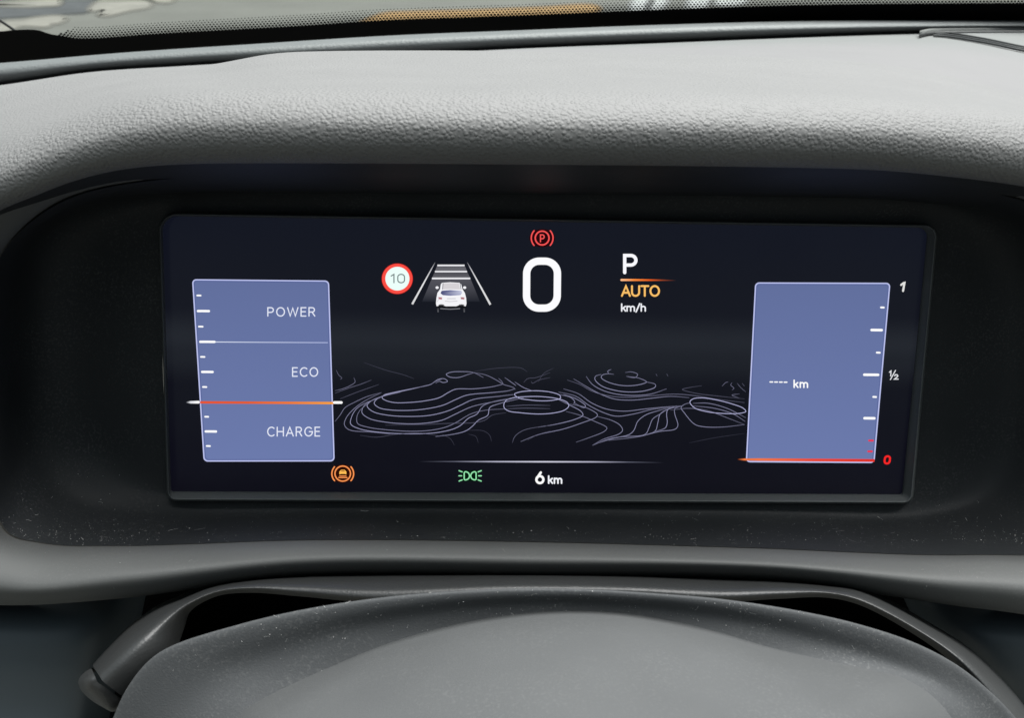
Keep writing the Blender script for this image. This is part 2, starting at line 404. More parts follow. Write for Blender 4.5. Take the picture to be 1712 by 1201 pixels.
# display surround: dark funnel around the display, then the bolster rolling out of it
def ring(pts, n=10):
    P = np.array(pts, float); C = catmull(P, n, closed=True)
    return [atd(p[0], p[1], p[2]) for p in C]
R0 = [(276, 398, -.0015), (279, 378, -.0015), (296, 368, -.0015), (560, 362, -.0015), (900, 368, -.0015), (1260, 380, -.0015), (1530, 388, -.0015), (1544, 396, -.0015), (1546, 412, -.0015), (1534, 610, -.0015),
      (1518, 810, -.0015), (1516, 826, -.0015), (1504, 834, -.0015), (1200, 834, -.0015), (900, 832, -.0015), (600, 830, -.0015), (294, 830, -.0015), (282, 824, -.0015), (282, 810, -.0015), (272, 600, -.0015)]
R1 = [(110, 440, -.001), (140, 380, .000), (220, 342, .001), (520, 328, .002), (880, 328, .002), (1260, 332, .002), (1590, 350, .001), (1660, 400, .000), (1690, 470, -.001), (1690, 620, -.001),
      (1675, 760, -.001), (1640, 825, .0), (1560, 860, .001), (1250, 862, .002), (880, 858, .002), (560, 856, .002), (300, 850, .001), (180, 805, .0), (120, 730, -.001), (105, 580, -.001)]
R15 = [(55, 430, .0068), (95, 370, .0068), (200, 330, .0068), (520, 312, .0085), (880, 312, .0085), (1260, 316, .0085), (1610, 338, .0068), (1710, 390, .0068), (1750, 470, .0068), (1752, 620, .0068),
       (1730, 790, .0068), (1680, 850, .0068), (1570, 878, .0066), (1250, 876, .0062), (880, 870, .0062), (560, 868, .0062), (270, 870, .0066), (125, 840, .0068), (58, 760, .0068), (45, 590, .0068)]
R2 = [(-8, 455, .034), (12, 412, .036), (120, 330, .038), (520, 285, .040), (880, 285, .040), (1260, 290, .040), (1690, 330, .038), (1860, 420, .036), (1890, 520, .034), (1900, 650, .032),
      (1885, 830, .031), (1820, 912, .030), (1620, 928, .030), (1250, 916, .030), (880, 906, .030), (520, 903, .030), (200, 913, .030), (72, 908, .030), (8, 884, .030), (-24, 660, .032)]
part(loft('surround', [ring(R0), ring(R1), ring(R15), ring(R2)], M_SUR, sub=6, closed=True, flip=True), dash)
def off(R, dx, dy, dd):
    out = []
    for i, (x, y, d) in enumerate(R):
        out.append((x+dx[i], y+dy[i], d+dd))
    return out
# bolster (joint to the surround is a fine groove)
B0 = [(x, y, d-.004) for x, y, d in R2]
B1 = [(-12, 456, .036), (6, 410, .038), (112, 326, .040), (520, 283, .042), (880, 283, .042), (1260, 288, .042), (1700, 326, .040), (1866, 418, .038), (1896, 520, .036), (1906, 650, .034),
      (1890, 834, .0335), (1824, 916, .0325), (1620, 931, .0325), (1250, 919, .0325), (880, 909, .0325), (520, 906, .0325), (200, 916, .0325), (66, 912, .0325), (0, 888, .0325), (-28, 660, .0345)]
B2 = [(-40, 456, .043), (-20, 402, .043), (100, 318, .044), (520, 280, .045), (880, 280, .045), (1260, 284, .045), (1710, 318, .044), (1890, 410, .043), (1930, 520, .043), (1940, 650, .043),
      (1920, 850, .041), (1835, 935, .040), (1620, 943, .040), (1250, 928, .039), (880, 919, .039), (520, 917, .039), (210, 934, .041), (52, 936, .042), (-30, 905, .042), (-60, 660, .043)]
B3 = [(-90, 460, .047), (-60, 390, .047), (90, 310, .046), (520, 276, .046), (880, 276, .046), (1260, 280, .046), (1720, 310, .046), (1930, 400, .047), (1990, 520, .047), (2000, 650, .047),
      (1970, 880, .046), (1850, 975, .047), (1640, 977, .047), (1290, 946, .044), (880, 937, .043), (500, 937, .043), (210, 966, .047), (20, 980, .048), (-90, 940, .048), (-130, 660, .047)]
B4 = [(-150, 470, .044), (-110, 380, .044), (80, 300, .044), (520, 272, .044), (880, 272, .044), (1260, 276, .044), (1730, 300, .044), (1970, 390, .044), (2050, 520, .044), (2060, 650, .044),
      (2030, 920, .042), (1880, 1022, .044), (1640, 1009, .043), (1310, 964, .040), (880, 955, .040), (490, 955, .040), (200, 993, .043), (0, 1003, .044), (-140, 985, .044), (-200, 660, .044)]
B5 = [(-160, 470, .030), (-120, 380, .030), (80, 300, .030), (520, 270, .030), (880, 270, .030), (1260, 274, .030), (1730, 300, .030), (1980, 390, .030), (2060, 520, .030), (2070, 650, .030),
      (2040, 930, .028), (1890, 1034, .030), (1640, 1018, .029), (1310, 974, .028), (880, 965, .028), (490, 965, .028), (200, 1001, .030), (0, 1012, .031), (-150, 995, .030), (-210, 660, .030)]
B6 = [(x, y+(-2 if i in range(10, 19) else 0), d-.03) for i, (x, y, d) in enumerate(B5)]
part(loft('bolster', [ring(B0), ring(B1), ring(B2), ring(B3), ring(B4), ring(B5), ring(B6)], M_BOL, sub=5, closed=True, flip=True), dash)

# lower panels left and right of the steering column, turning away into a dark well
def prow(cols):
    return [atd(*c) for c in catmull(np.array(cols, float), 8)]
lp = [prow([(x, y0, d0), (x+dx1, 1040, d1), (x+dx2, 1110, d1+.004), (x+dx3, 1200, d1), (x+dx3, 1330, d1)]) for x, y0, d0, d1, dx1, dx2, dx3 in
      ((-260, 985, -.01, .012, 0, 0, 0), (-60, 985, -.01, .012, 0, 0, 0), (70, 985, -.01, .010, -2, -6, -10), (160, 985, -.012, .004, -6, -22, -36), (212, 985, -.015, -.010, -10, -36, -56), (240, 985, -.03, -.04, -12, -40, -62), (246, 985, -.09, -.10, -12, -40, -62))]
part(loft('lower_panel', lp, M_LOW, sub=5, flip=True), dash)
lp = [prow([(x, y0, d0), (x+dx1, 1050, d1), (x+dx2, 1110, d1+.004), (x+dx3, 1200, d1), (x+dx3, 1330, d1)]) for x, y0, d0, d1, dx1, dx2, dx3 in
      ((1990, 995, -.01, .012, 0, 0, 0), (1800, 995, -.01, .012, 0, 0, 10), (1690, 995, -.01, .010, 10, 30, 60), (1600, 995, -.012, .004, 20, 62, 120), (1545, 995, -.015, -.010, 24, 80, 150), (1515, 995, -.03, -.04, 26, 86, 158), (1509, 995, -.09, -.10, 26, 86, 158))]
part(loft('lower_panel', lp, M_LOW, sub=5), dash)
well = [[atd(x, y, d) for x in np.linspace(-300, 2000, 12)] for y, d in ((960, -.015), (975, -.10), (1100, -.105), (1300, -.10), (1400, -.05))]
part(loft('column_well', well, M_VOID, sub=2), dash)  # near-black backing, shade behind the column put into its colour
tag(dash, 'grey grained dashboard with hood and dark recess around the display', 'dashboard')

# ------------------------------------------------------------------ steering column boot (black grained cover)
T = resample(catmull([(156, 1116), (188, 1081), (221, 1049), (267, 1017), (300, 1003), (352, 982), (417, 970), (502, 963), (680, 960), (860, 961), (1050, 963), (1204, 967), (1354, 975), (1430, 985), (1480, 1003), (1555, 1048), (1630, 1098), (1706, 1178), (1740, 1230)], 8), 160)
K = resample(catmull([(172, 1140), (205, 1110), (243, 1075), (283, 1035), (305, 1015), (362, 989), (420, 984), (490, 989), (628, 1000), (860, 987), (1040, 990), (1204, 999), (1304, 993), (1380, 993), (1440, 1006), (1520, 1050), (1600, 1106), (1672, 1180), (1705, 1232)], 8), 160)
# keep matching by walking both curves in step along x
def step(curve, keys):
    C = catmull(np.array(curve, float), 10); return C
Tc = np.array([(156, 1116), (188, 1081), (221, 1049), (267, 1017), (300, 1003), (352, 982), (417, 970), (502, 963), (628, 960), (860, 960), (1050, 962), (1204, 967), (1304, 971), (1380, 978), (1440, 988), (1555, 1048), (1630, 1098), (1706, 1178), (1740, 1230)], float)
Kc = np.array([(172, 1140), (208, 1108), (246, 1072), (284, 1034), (310, 1013), (362, 990), (420, 984), (502, 990), (628, 1000), (860, 987), (1050, 990), (1204, 999), (1304, 994), (1380, 992), (1436, 1004), (1530, 1052), (1604, 1104), (1674, 1182), (1705, 1232)], float)
Uc = np.array([(205, 1166), (250, 1125), (290, 1090), (312, 1052), (330, 1028), (372, 1003), (424, 998), (504, 1003), (628, 1012), (860, 1000), (1050, 1003), (1204, 1011), (1304, 1008), (1380, 1008), (1428, 1022), (1510, 1066), (1580, 1116), (1645, 1190), (1670, 1240)], float)
dT = np.array([.052, .050, .046, .038, .034, .031, .030, .030, .030, .030, .030, .030, .030, .030, .032, .038, .044, .050, .052])
dK = np.array([.072, .071, .068, .062, .058, .053, .052, .053, .056, .058, .056, .054, .053, .052, .055, .060, .066, .070, .072])
dU = np.array([.066, .064, .058, .046, .040, .036, .036, .038, .046, .052, .046, .040, .037, .036, .038, .046, .054, .060, .062])
def brow(c, d):
    C = catmull(np.column_stack([c, d*2000]), 8); return [atd(p[0], p[1], p[2]/2000) for p in C]
boot = empty('steering_column_boot', tuple(atd(860, 1000, .03)))
mx3 = lambda a_, b_, t: a_*(1-t)+b_*t
lipw = np.array([0, 0, 0, .15, .6, 1, 1, 1, 1, 1, 1, 1, 1, 1, 1, .85, .7, .6, .6])     # 1 = thin curled lip, 0 = broad wing
Ue = mx3(Uc, Kc+[0, 8], lipw[:, None]); dE = mx3(dU, dK-.012, lipw)
b_rows = [brow(Tc+[0, -6], dT-.022), brow(Tc, dT), brow(mx3(Tc, Kc, .22), mx3(dT, dK, .60)), brow(mx3(Tc, Kc, .46), mx3(dT, dK, .84)), brow(mx3(Tc, Kc, .72), mx3(dT, dK, .965)), brow(Kc, dK),
          brow(mx3(Kc, Ue, .55), mx3(dK, dE, .25)), brow(Ue, dE), brow(Ue+[0, -3], dE-.010)]
part(loft('boot_gap_shade', [brow(Ue+[0, -3], dE-.008), brow(Ue+[0, 0], dE-.040), brow(Ue+[0, 40], dE-.044), brow(Ue+[0, 90], dE-.02)], M_VOID, sub=2), boot)  # added black sheet, paints the shade in the gap below the lip
part(loft('boot_skin', b_rows, M_BOOT, sub=5), boot)
# end piece beyond the seam at the lower left
cap_cols = [  # T, K, U along the piece, from the seam to the tip
    ((153, 1118), (163, 1141), (201, 1168), .052, .072, .066), ((145, 1122), (153, 1147), (195, 1179), .053, .072, .066),
    ((137, 1129), (145, 1152), (184, 1188), .054, .070, .065), ((132, 1137), (139, 1152), (168, 1181), .055, .066, .063), ((131, 1144), (135, 1152), (148, 1168), .056, .060, .060), ((133, 1150), (134, 1153), (138, 1158), .056, .057, .057)]
def crow(fn): 
    C = catmull(np.array([fn(c) for c in cap_cols], float)*[1, 1, 2000], 6); return [atd(p[0], p[1], p[2]/2000) for p in C]
mixp = lambda a_, b_, t: (a_[0]*(1-t)+b_[0]*t, a_[1]*(1-t)+b_[1]*t)
def cm(i0, i1, t, q): return crow(lambda c: (*mixp(c[i0], c[i1], t), c[3+i0]*(1-q)+c[3+i1]*q+(.006 if i1 == 1 else .006)*0))
c_rows = [crow(lambda c: (c[0][0]+14, c[0][1]+2, c[3]-.02)), crow(lambda c: (*c[0], c[3])), cm(0, 1, .18, .66), cm(0, 1, .42, .92), cm(0, 1, .70, 1.0), crow(lambda c: (*c[1], c[4])),
          cm(1, 2, .3, .10), cm(1, 2, .65, .42), crow(lambda c: (*c[2], c[5])), crow(lambda c: (c[2][0]+12, c[2][1]-2, c[5]-.03))]
part(loft('end_piece', c_rows, M_BOOT, sub=5, flip=True), boot)
tag(boot, 'black leather-grained column cover with an open seam at its left end', 'column cover')

# ------------------------------------------------------------------ steering hub in the foreground
hub = empty('steering_hub', tuple(atd(860, 1300, .11)))
Sc = np.array([(120, 1420), (160, 1290), (190, 1201), (214, 1150), (248, 1107), (285, 1082), (400, 1045), (502, 1021), (628, 1001), (745, 990), (860, 985), (980, 986), (1100, 993), (1204, 1002), (1330, 1021), (1430, 1043), (1530, 1076), (1600, 1113), (1655, 1157), (1700, 1204), (1760, 1290), (1820, 1420)], float)
Pc = np.array([(300, 1460), (330, 1330), (370, 1235), (410, 1195), (450, 1170), (500, 1145), (560, 1118), (640, 1085), (720, 1060), (800, 1042), (880, 1031), (960, 1027), (1040, 1031), (1120, 1044), (1200, 1063), (1280, 1087), (1360, 1106), (1440, 1124), (1510, 1145), (1570, 1190), (1630, 1300), (1680, 1440)], float)
cen = np.array([900., 1500.])
def hrow2(c, d):
    d = np.full(len(c), d) if np.isscalar(d) else d
    C = catmull(np.column_stack([c, d*2000]), 8); return [atd(p[0], p[1], p[2]/2000) for p in C]
e_ = np.clip(np.abs(np.linspace(-1, 1, len(Sc)))*1.25-.25, 0, 1)**1.2
h_rows = [hrow2(Sc+[0, 22], .062), hrow2(Sc+[0, 1.2], .0945), hrow2(Sc, .0962), hrow2(Sc*.95+Pc*.05, .0968), hrow2(Sc*.75+Pc*.25, .0968+.001*e_), hrow2(Sc*.45+Pc*.55, .0948+.006*e_), hrow2(Sc*.15+Pc*.85, .0944+.0105*e_),
          hrow2(Pc, .0945+.012*e_)]
q1 = Pc*.94+cen*.06; q2 = Pc*.7+cen*.3; q3 = Pc*.35+cen*.65; q4 = Pc*.02+cen*.98
part(loft('hub_shell', h_rows, M_HUB, sub=5), hub)
p_rows = [hrow2(Pc*1.02-cen*.02, .092+.012*e_), hrow2(Pc*1.002-cen*.002, .0965+.012*e_), hrow2(Pc*.985+cen*.015, .1005+.012*e_), hrow2(q1, .109+.012*e_), hrow2(q2, .136+.008*e_), hrow2(q3, .160+.002*e_), hrow2(q4, .170)]
part(loft('hub_pad', p_rows, M_PAD, sub=5), hub)
tag(hub, 'out-of-focus grey plastic steering hub in front of the column cover', 'steering hub')

# ------------------------------------------------------------------ instrument display
disp = empty('instrument_display', (0, 0, 0))
def rrect_quad(c, r, n=8):
    """rounded quad in pixels: corners TL TR BR BL, radii per corner"""
    c = [np.array(p, float) for p in c]; out = []
    for i in range(4):
        p0, p1, p2 = c[i-1], c[i], c[(i+1) % 4]
        a_ = p1+(p0-p1)/np.linalg.norm(p0-p1)*r[i]; b_ = p1+(p2-p1)/np.linalg.norm(p2-p1)*r[i]
        for t in np.linspace(0, 1, n):
            out.append(tuple(a_*(1-t)**2*.5857864+p1*0+b_*t**2*.5857864 if False else (a_*(1-t)**2+p1*2*t*(1-t)*.7071+b_*t**2)/((1-t)**2+2*t*(1-t)*.7071+t**2)))
    return out
SCR = [(271, 361), (1551, 381), (1508, 827), (286, 822)]
sc_in = rrect_quad(SCR, (26, 16, 4, 4), 8)
P = [atd(x, y, 0) for x, y in sc_in]
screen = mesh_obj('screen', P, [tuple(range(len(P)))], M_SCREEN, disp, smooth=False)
def grow(c, dl, dt, dr, db):
    (a0, a1), (b0, b1), (c0, c1), (d0, d1) = c
    return [(a0-dl, a1-dt), (b0+dr, b1-dt), (c0+dr, c1+db), (d0-dl, d1+db)]
def fring(g_, r, d):
    return [atd(x, y, d) for x, y in rrect_quad(grow(SCR, *g_), r, 8)]
f_rows = [fring((-.3, -.3, -.3, -.3), (26, 16, 4, 4), -.0012), fring((0, 0, 0, 0), (26, 16, 4, 4), .0003), fring((.8, .8, .8, .8), (26, 16, 5, 5), .0009), fring((3, 2, 12, 10), (28, 18, 9, 9), .0034), fring((4, 3, 14.5, 13), (30, 20, 12, 12), .0040),
          fring((5, 4, 16.5, 15), (30, 20, 14, 14), .0036), fring((6, 5, 17.5, 16.5), (30, 22, 15, 15), .0020), fring((6.5, 5.5, 18, 17), (30, 22, 15, 15), -.003)]
loft('frame', f_rows, M_FRAME, disp, sub=3, closed=True, flip=True)

LIFT = [0.00012]
def emit_mesh(name, verts, faces, cols, parent):
    o = mesh_obj(name, verts, faces, M_LIGHT, parent, smooth=False)
    at_ = o.data.attributes.new('col', 'FLOAT_COLOR', 'POINT')
    at_.data.foreach_set('color', np.array([(*c, 1) for c in cols], np.float32).ravel())
    return o
class Draw:
    """flat print on the display: strokes and filled shapes given in picture coordinates"""
    def __init__(s, layer=1): s.v, s.f, s.c, s.layer, s.k = [], [], [], layer, 0
    def _d(s): s.k += 1; return .00008*s.layer + .000001*(s.k % 40)
    def stroke(s, pts, w, col, closed=False, cap=True):
        P = np.array(pts, float)
        keep = [0]+[i for i in range(1, len(P)) if np.linalg.norm(P[i]-P[i-1]) > 1e-4]; P = P[keep]
        if closed and np.linalg.norm(P[0]-P[-1]) < 1e-4: P = P[:-1]
        n_ = len(P)
        ws_ = np.full(n_, w) if np.isscalar(w) else np.interp(np.linspace(0, 1, n_), np.linspace(0, 1, len(w)), w)
        if isinstance(col, list):
            cs = [tuple(np.interp(t, np.linspace(0, 1, len(col)), [c[k] for c in col]) for k in range(3)) for t in np.linspace(0, 1, n_)]
        else: cs = [col]*n_
        d = s._d()
        if closed: tn = np.roll(P, -1, 0)-np.roll(P, 1, 0)
        else: tn = np.gradient(P, axis=0)
        L, R_ = [], []
        for i in range(n_):
            pr = P[i]-P[i-1] if (i > 0 or closed) else P[1]-P[0]
            nx = P[(i+1) % n_]-P[i] if (i < n_-1 or closed) else P[i]-P[i-1]
            pr = pr/np.linalg.norm(pr); nx = nx/np.linalg.norm(nx)
            t = pr+nx; ln = np.linalg.norm(t); t = t/ln if ln > 1e-6 else nx
            nn = np.array([-t[1], t[0]]); k = 1/max(.45, abs(nn@np.array([-nx[1], nx[0]])))
            L.append(P[i]+nn*ws_[i]/2*k); R_.append(P[i]-nn*ws_[i]/2*k)
        b0 = len(s.v)
        for i in range(n_):
            s.v += [atd(*L[i], d), atd(*R_[i], d)]; s.c += [cs[i], cs[i]]
        for i in range(n_ if closed else n_-1):
            j = (i+1) % n_; s.f.append((b0+2*i, b0+2*j, b0+2*j+1, b0+2*i+1))
        if cap and not closed:
            for i, sg in ((0, -1), (n_-1, 1)):
                t = (P[1]-P[0]) if i == 0 else (P[-1]-P[-2]); t = t/np.linalg.norm(t)*sg; nn = np.array([-t[1], t[0]])
                k = len(s.v)
                for a_ in np.linspace(-math.pi/2, math.pi/2, 7):
                    q = P[i]+(t*math.cos(a_)+nn*math.sin(a_))*ws_[i]/2; s.v.append(atd(*q, d)); s.c.append(cs[i])
                s.f.append(tuple(range(k, k+7)))
        return s
    def fill(s, pts, col):
        d = s._d(); k = len(s.v); cs = col if isinstance(col, list) else [col]*len(pts)
        for p, c in zip(pts, cs): s.v.append(atd(p[0], p[1], d)); s.c.append(c)
        s.f.append(tuple(range(k, k+len(pts)))); return s
    def build(s, name, parent): return emit_mesh(name, s.v, s.f, s.c, parent)

def arc(cx_, cy_, rx, ry, a0, a1, n_=14):
    return [(cx_+rx*math.cos(math.radians(t)), cy_+ry*math.sin(math.radians(t))) for t in np.linspace(a0, a1, n_)]
# stroke letters, baseline 0, capital height 1
GL = {
 'P': (.62, [[(0, 0), (0, 1), (.32, 1)]+arc(.32, .72, .28, .28, 90, -90)+[(0, .44)]]),
 'R': (.64, [[(0, 0), (0, 1), (.32, 1)]+arc(.32, .74, .27, .26, 90, -90)+[(0, .48)], [(.33, .48), (.62, 0)]]),
 'O': (.84, [arc(.42, .5, .42, .5, 0, 360, 28)]),
 'C': (.74, [arc(.43, .5, .43, .5, 48, 312, 22)]),
 'G': (.82, [arc(.43, .5, .43, .5, 45, 360, 24)+[(.50, .5)]]),
 'W': (1.12, [[(0, 1), (.28, 0), (.56, .95), (.84, 0), (1.12, 1)]]),
 'E': (.52, [[(.52, 1), (0, 1), (0, 0), (.52, 0)], [(0, .52), (.47, .52)]]),
 'H': (.70, [[(0, 0), (0, 1)], [(.7, 0), (.7, 1)], [(0, .5), (.7, .5)]]),
 'A': (.78, [[(0, 0), (.39, 1), (.78, 0)], [(.14, .32), (.64, .32)]]),
 'U': (.70, [[(0, 1), (0, .35)]+arc(.35, .35, .35, .35, 180, 360)+[(.7, 1)]]),
 'T': (.70, [[(0, 1), (.7, 1)], [(.35, 1), (.35, 0)]]),
 'k': (.42, [[(0, 0), (0, 1)], [(.40, .66), (.02, .30)], [(.16, .42), (.42, 0)]]),
 'm': (.82, [[(0, 0), (0, .68)], [(0, .42)]+arc(.2, .44, .2, .22, 180, 0, 9)+[(.4, 0)], [(.4, .42)]+arc(.6, .44, .2, .22, 180, 0, 9)+[(.8, 0)]]),
 'h': (.44, [[(0, 0), (0, 1)], [(0, .40)]+arc(.22, .42, .22, .24, 180, 0, 9)+[(.44, 0)]]),
 '/': (.40, [[(0, -.12), (.40, 1.05)]]),
 '1': (.28, [[(0, .80), (.26, 1), (.26, 0)]]),
 '0': (.62, [arc(.31, .69, .31, .31, 0, 180, 12)+arc(.31, .31, .31, .31, 180, 360, 12)+[(.62, .69)]]),
 '6': (.64, [arc(.32, .33, .32, .33, 130, 490, 26), [(.06, .48), (.40, 1)]]),
 '2': (.56, [arc(.28, .72, .28, .28, 165, -35, 12)+[(0, 0), (.56, 0)]]),
}
WHITE = (1, 1, 1)
def text(name, txt, x0, x1, yt, yb, w, col, parent, gap=.26, slope=0.0, layer=3, gaps=None):
    D = Draw(layer); tot = sum(GL[ch][0] for ch in txt) + gap*(len(txt)-1)
    h = yb-yt; xl, xr = x0+w/2, x1-w/2; kx = (xr-xl)/tot; kh = h-w
    x = xl
    for ch in txt:
        gw, st = GL[ch]
        for ln in st:
            cl2 = ch in 'O0' or (ch == '6' and len(ln) > 4)
            D.stroke([(x+p[0]*kx, yb-w/2-p[1]*kh+slope*(x-xl)) for p in ln], w, col, closed=cl2)
        x += (gw+gap)*kx
    return D.build(name, parent)

# --- power gauge on the left
def z7(x, y): return (300+x/3.532, 450+y/3.532)
PANEL = lin((103, 117, 165)); EDGE = lin((188, 194, 238)); SOFT = lin((228, 232, 246))
def gauge(name, corners, rad):
    q = rrect_quad(corners, rad, 6); D = Draw(1)
    c_ = np.mean(q, axis=0)
    cols = [tuple(np.array(PANEL)*(1.0+.10*((p[1]-c_[1])/150))) for p in q]
    D.fill(q, cols); o = D.build(name, disp)
    D = Draw(2); D.stroke(q, 2.1, EDGE, closed=True); c0 = np.array(c_); q2_ = [tuple(np.array(p)+(c0-np.array(p))/np.abs(c0-np.array(p))*[2.3, 2.3]) for p in q]; D.stroke(q2_, 1.2, lin((88, 100, 152)), closed=True); D.build('border', o)
    return o
pg = gauge('power_gauge', [z7(78, 63), z7(880, 71), z7(913, 1134), z7(146, 1135)], (6, 6, 6, 6))
for a_, b_, y in ((100, 129, 156), (104, 178, 248), (110, 141, 340), (118, 211, 430), (122, 152, 519), (129, 200, 608), (134, 163, 697), (147, 174, 873), (150, 220, 960), (156, 184, 1046)):
    D = Draw(3); w_ = 3.9 if b_-a_ > 50 else 2.9
    D.stroke([z7(a_+5, y), z7((a_+b_)/2, y), z7(b_-4, y+.5)], w_, WHITE); D.build('tick', pg)
D = Draw(3); D.stroke([z7(213, 431), z7(500, 433), z7(876, 435)], 1.6, [lin((215, 222, 240)), lin((190, 198, 226)), lin((170, 180, 220))], cap=False); D.build('divider_line', pg)
D = Draw(4); D.stroke([z7(122, 788), z7(400, 789.5), z7(650, 791), z7(910, 792.5)], 4.0, [lin((232, 84, 50)), lin((226, 92, 52)), lin((238, 120, 50)), lin((246, 160, 60))], cap=False); D.build('level_line', pg)
D = Draw(5); D.stroke([z7(40, 788), z7(66, 787.5), z7(112, 787)], [1.5, 4.2, 4.6], [lin((40, 44, 54)), lin((220, 222, 228)), WHITE]); D.build('level_marker', pg)
D = Draw(5); D.stroke([z7(914, 789), z7(956, 789)], 4.4, WHITE); D.build('level_marker', pg)
text('power_lettering', 'POWER', 446.8, 527.5, 513.6, 529.6, 1.95, SOFT, pg, gap=.34)
text('eco_lettering', 'ECO', 488.2, 532, 614.2, 630.4, 1.95, SOFT, pg, gap=.34)
text('charge_lettering', 'CHARGE', 446.6, 535.4, 713.8, 730.4, 1.95, SOFT, pg, gap=.34)

# --- fuel gauge on the right
def z9(x, y): return (1220+x/2.858, 440+y/2.858)
fg = gauge('fuel_gauge', [z9(124, 95), z9(765, 97), z9(689, 954), z9(80, 950)], (6, 6, 6, 6))
for a_, b_, y in ((719, 740, 212), (674, 730, 320), (699, 721, 428), (639, 713, 534), (682, 703, 640), (640, 695, 742)):
    D = Draw(3); w_ = 4.3 if b_-a_ > 40 else 3.2
    D.stroke([z9(a_+4, y), z9(b_-4, y+.6)], w_, WHITE); D.build('tick', fg)
for a_, b_, y in ((664, 686, 849), (660, 681, 901)):
    D = Draw(3); D.stroke([z9(a_+2, y), z9(b_-2, y)], 3.3, lin((232, 56, 84))); D.build('tick', fg)
D = Draw(4); D.stroke([z9(38, 939), z9(70, 939.5), z9(140, 940), z9(400, 942), z9(692, 944.5)], [1.6, 3.4, 4.4, 4.6, 4.8], [lin((60, 24, 14)), lin((230, 110, 50)), lin((242, 140, 84)), lin((236, 92, 62)), lin((232, 66, 52)), lin((226, 52, 44))], cap=False); D.build('level_line', fg)
text('range_unit_lettering', 'km', 1326.5, 1351.5, 634.8, 649.3, 2.4, WHITE, fg)
for k in range(4):
    D = Draw(3); x = 1286.2+k*7.9; D.stroke([(x+1.2, 639+k*.12), (x+5.6, 639+k*.12)], 2.2, WHITE); D.build('range_dash', fg)
D = Draw(3); D.stroke([(1506.6, 476.5), (1510.6, 473.4), (1512.2, 473), (1509.8, 486.6)], 3.4, lin((226, 226, 224))); D.build('full_digit', fg)
D = Draw(3); D.stroke([(1487.2, 622.6), (1489.6, 620.6), (1489.2, 629)], 1.9, lin((226, 228, 232)))
D.stroke([(1497.2, 619.6), (1488.6, 635)], 1.7, lin((226, 228, 232)))
D.stroke([(1495.6, 628.6), (1497.2, 626.8), (1500, 627), (1501, 629), (1499, 631.4), (1495, 634.4), (1501.6, 634.2)], 1.9, lin((226, 228, 232))); D.build('half_digit', fg)
D = Draw(3); q = rrect_quad([(1479.8, 763.4), (1488.4, 763.4), (1487, 775.4), (1478.4, 775.4)], (4, 4, 4, 4), 6); D.stroke(q, 3.5, lin((244, 40, 40)), closed=True); D.build('empty_digit', fg)

# --- speed limit sign
sg = Draw(1); sg.fill(arc(664.2, 466.2, 26.4, 26, 0, 360, 49)[:-1], lin((150, 14, 14))); sg = sg.build('speed_limit_sign', disp)
D = Draw(2); D.stroke(arc(664.2, 466.2, 22.8, 22.4, 0, 360, 49), 5.6, lin((250, 78, 68)), closed=True); D.build('ring', sg)
D = Draw(3); D.fill(arc(664.4, 466, 20.2, 19.9, 0, 360, 49)[:-1], lin((236, 255, 250))); D.build('face', sg)
text('digits', '10', 653.0, 677.2, 457.8, 473.8, 1.9, lin((112, 128, 128)), sg, gap=.34, layer=4)

# --- lane graphic with the white car
def z1(x, y): return (630+x/8.152, 420+y/8.152)
D = Draw(1)
D.fill([z1(825, 190), z1(1195, 190), z1(1232, 280), z1(790, 280)], [lin((88, 88, 96)), lin((88, 88, 96)), lin((112, 112, 118)), lin((112, 112, 118))])
D.fill([z1(790, 280), z1(1232, 280), z1(1275, 372), z1(750, 372)], [lin((70, 70, 78)), lin((70, 70, 78)), lin((100, 100, 106)), lin((100, 100, 106))])
D.fill([z1(750, 372), z1(1275, 372), z1(1345, 540), z1(1405, 690), z1(615, 690), z1(680, 540)], [lin((84, 84, 92)), lin((84, 84, 92)), lin((70, 71, 79)), lin((32, 35, 44)), lin((32, 35, 44)), lin((70, 71, 79))])
lg = D.build('lane_graphic', disp)
for xa, xb, y, w_ in ((825, 1195, 194, 2.6), (792, 1229, 279, 2.4), (752, 1273, 372, 2.8)):
    D = Draw(2); D.stroke([z1(xa, y), z1((xa+xb)/2, y), z1(xb, y)], w_, lin((236, 236, 240)), cap=False); D.build('distance_bar', lg)
for xa, ya, xb, yb in ((795, 152, 482, 724), (1232, 152, 1548, 730)):
    D = Draw(2); D.stroke([z1(xa, ya), z1(xa*.85+xb*.15, ya*.85+yb*.15), z1((xa+xb)/2, (ya+yb)/2), z1(xb, yb)], [.9, 1.6, 2.4, 3.4], [lin((90, 92, 98)), lin((190, 190, 196)), lin((230, 230, 232)), lin((214, 214, 216))], cap=False); D.build('lane_line', lg)
D = Draw(3)
WB = lin((244, 244, 248))
for cx_ in (833, 1190): D.fill([z1(cx_-14, 765), z1(cx_+14, 765), z1(cx_+10, 832), z1(cx_-6, 832)], [lin((20, 20, 24))]*2+[lin((96, 98, 104))]*2)
D.stroke([z1(870, 784), z1(1000, 792), z1(1130, 784)], 1.6, lin((120, 122, 128)))
D.fill([z1(815, 720), z1(1215, 720), z1(1212, 770), z1(1130, 776), z1(880, 776), z1(818, 770)], lin((16, 17, 22)))
D.fill([z1(*p) for p in [(888, 432), (1000, 424), (1128, 432), (1150, 452), (1168, 520), (1200, 570), (1218, 640), (1222, 715), (1212, 752), (1188, 748), (1170, 730), (1120, 738), (1080, 752), (940, 752), (890, 738), (850, 730), (838, 748), (815, 752), (806, 715), (812, 640), (826, 570), (862, 520), (872, 452)]], WB)
D.fill([z1(*p) for p in [(904, 440), (1000, 434), (1120, 440), (1136, 522), (1000, 518), (896, 522)]], lin((214, 210, 214)))
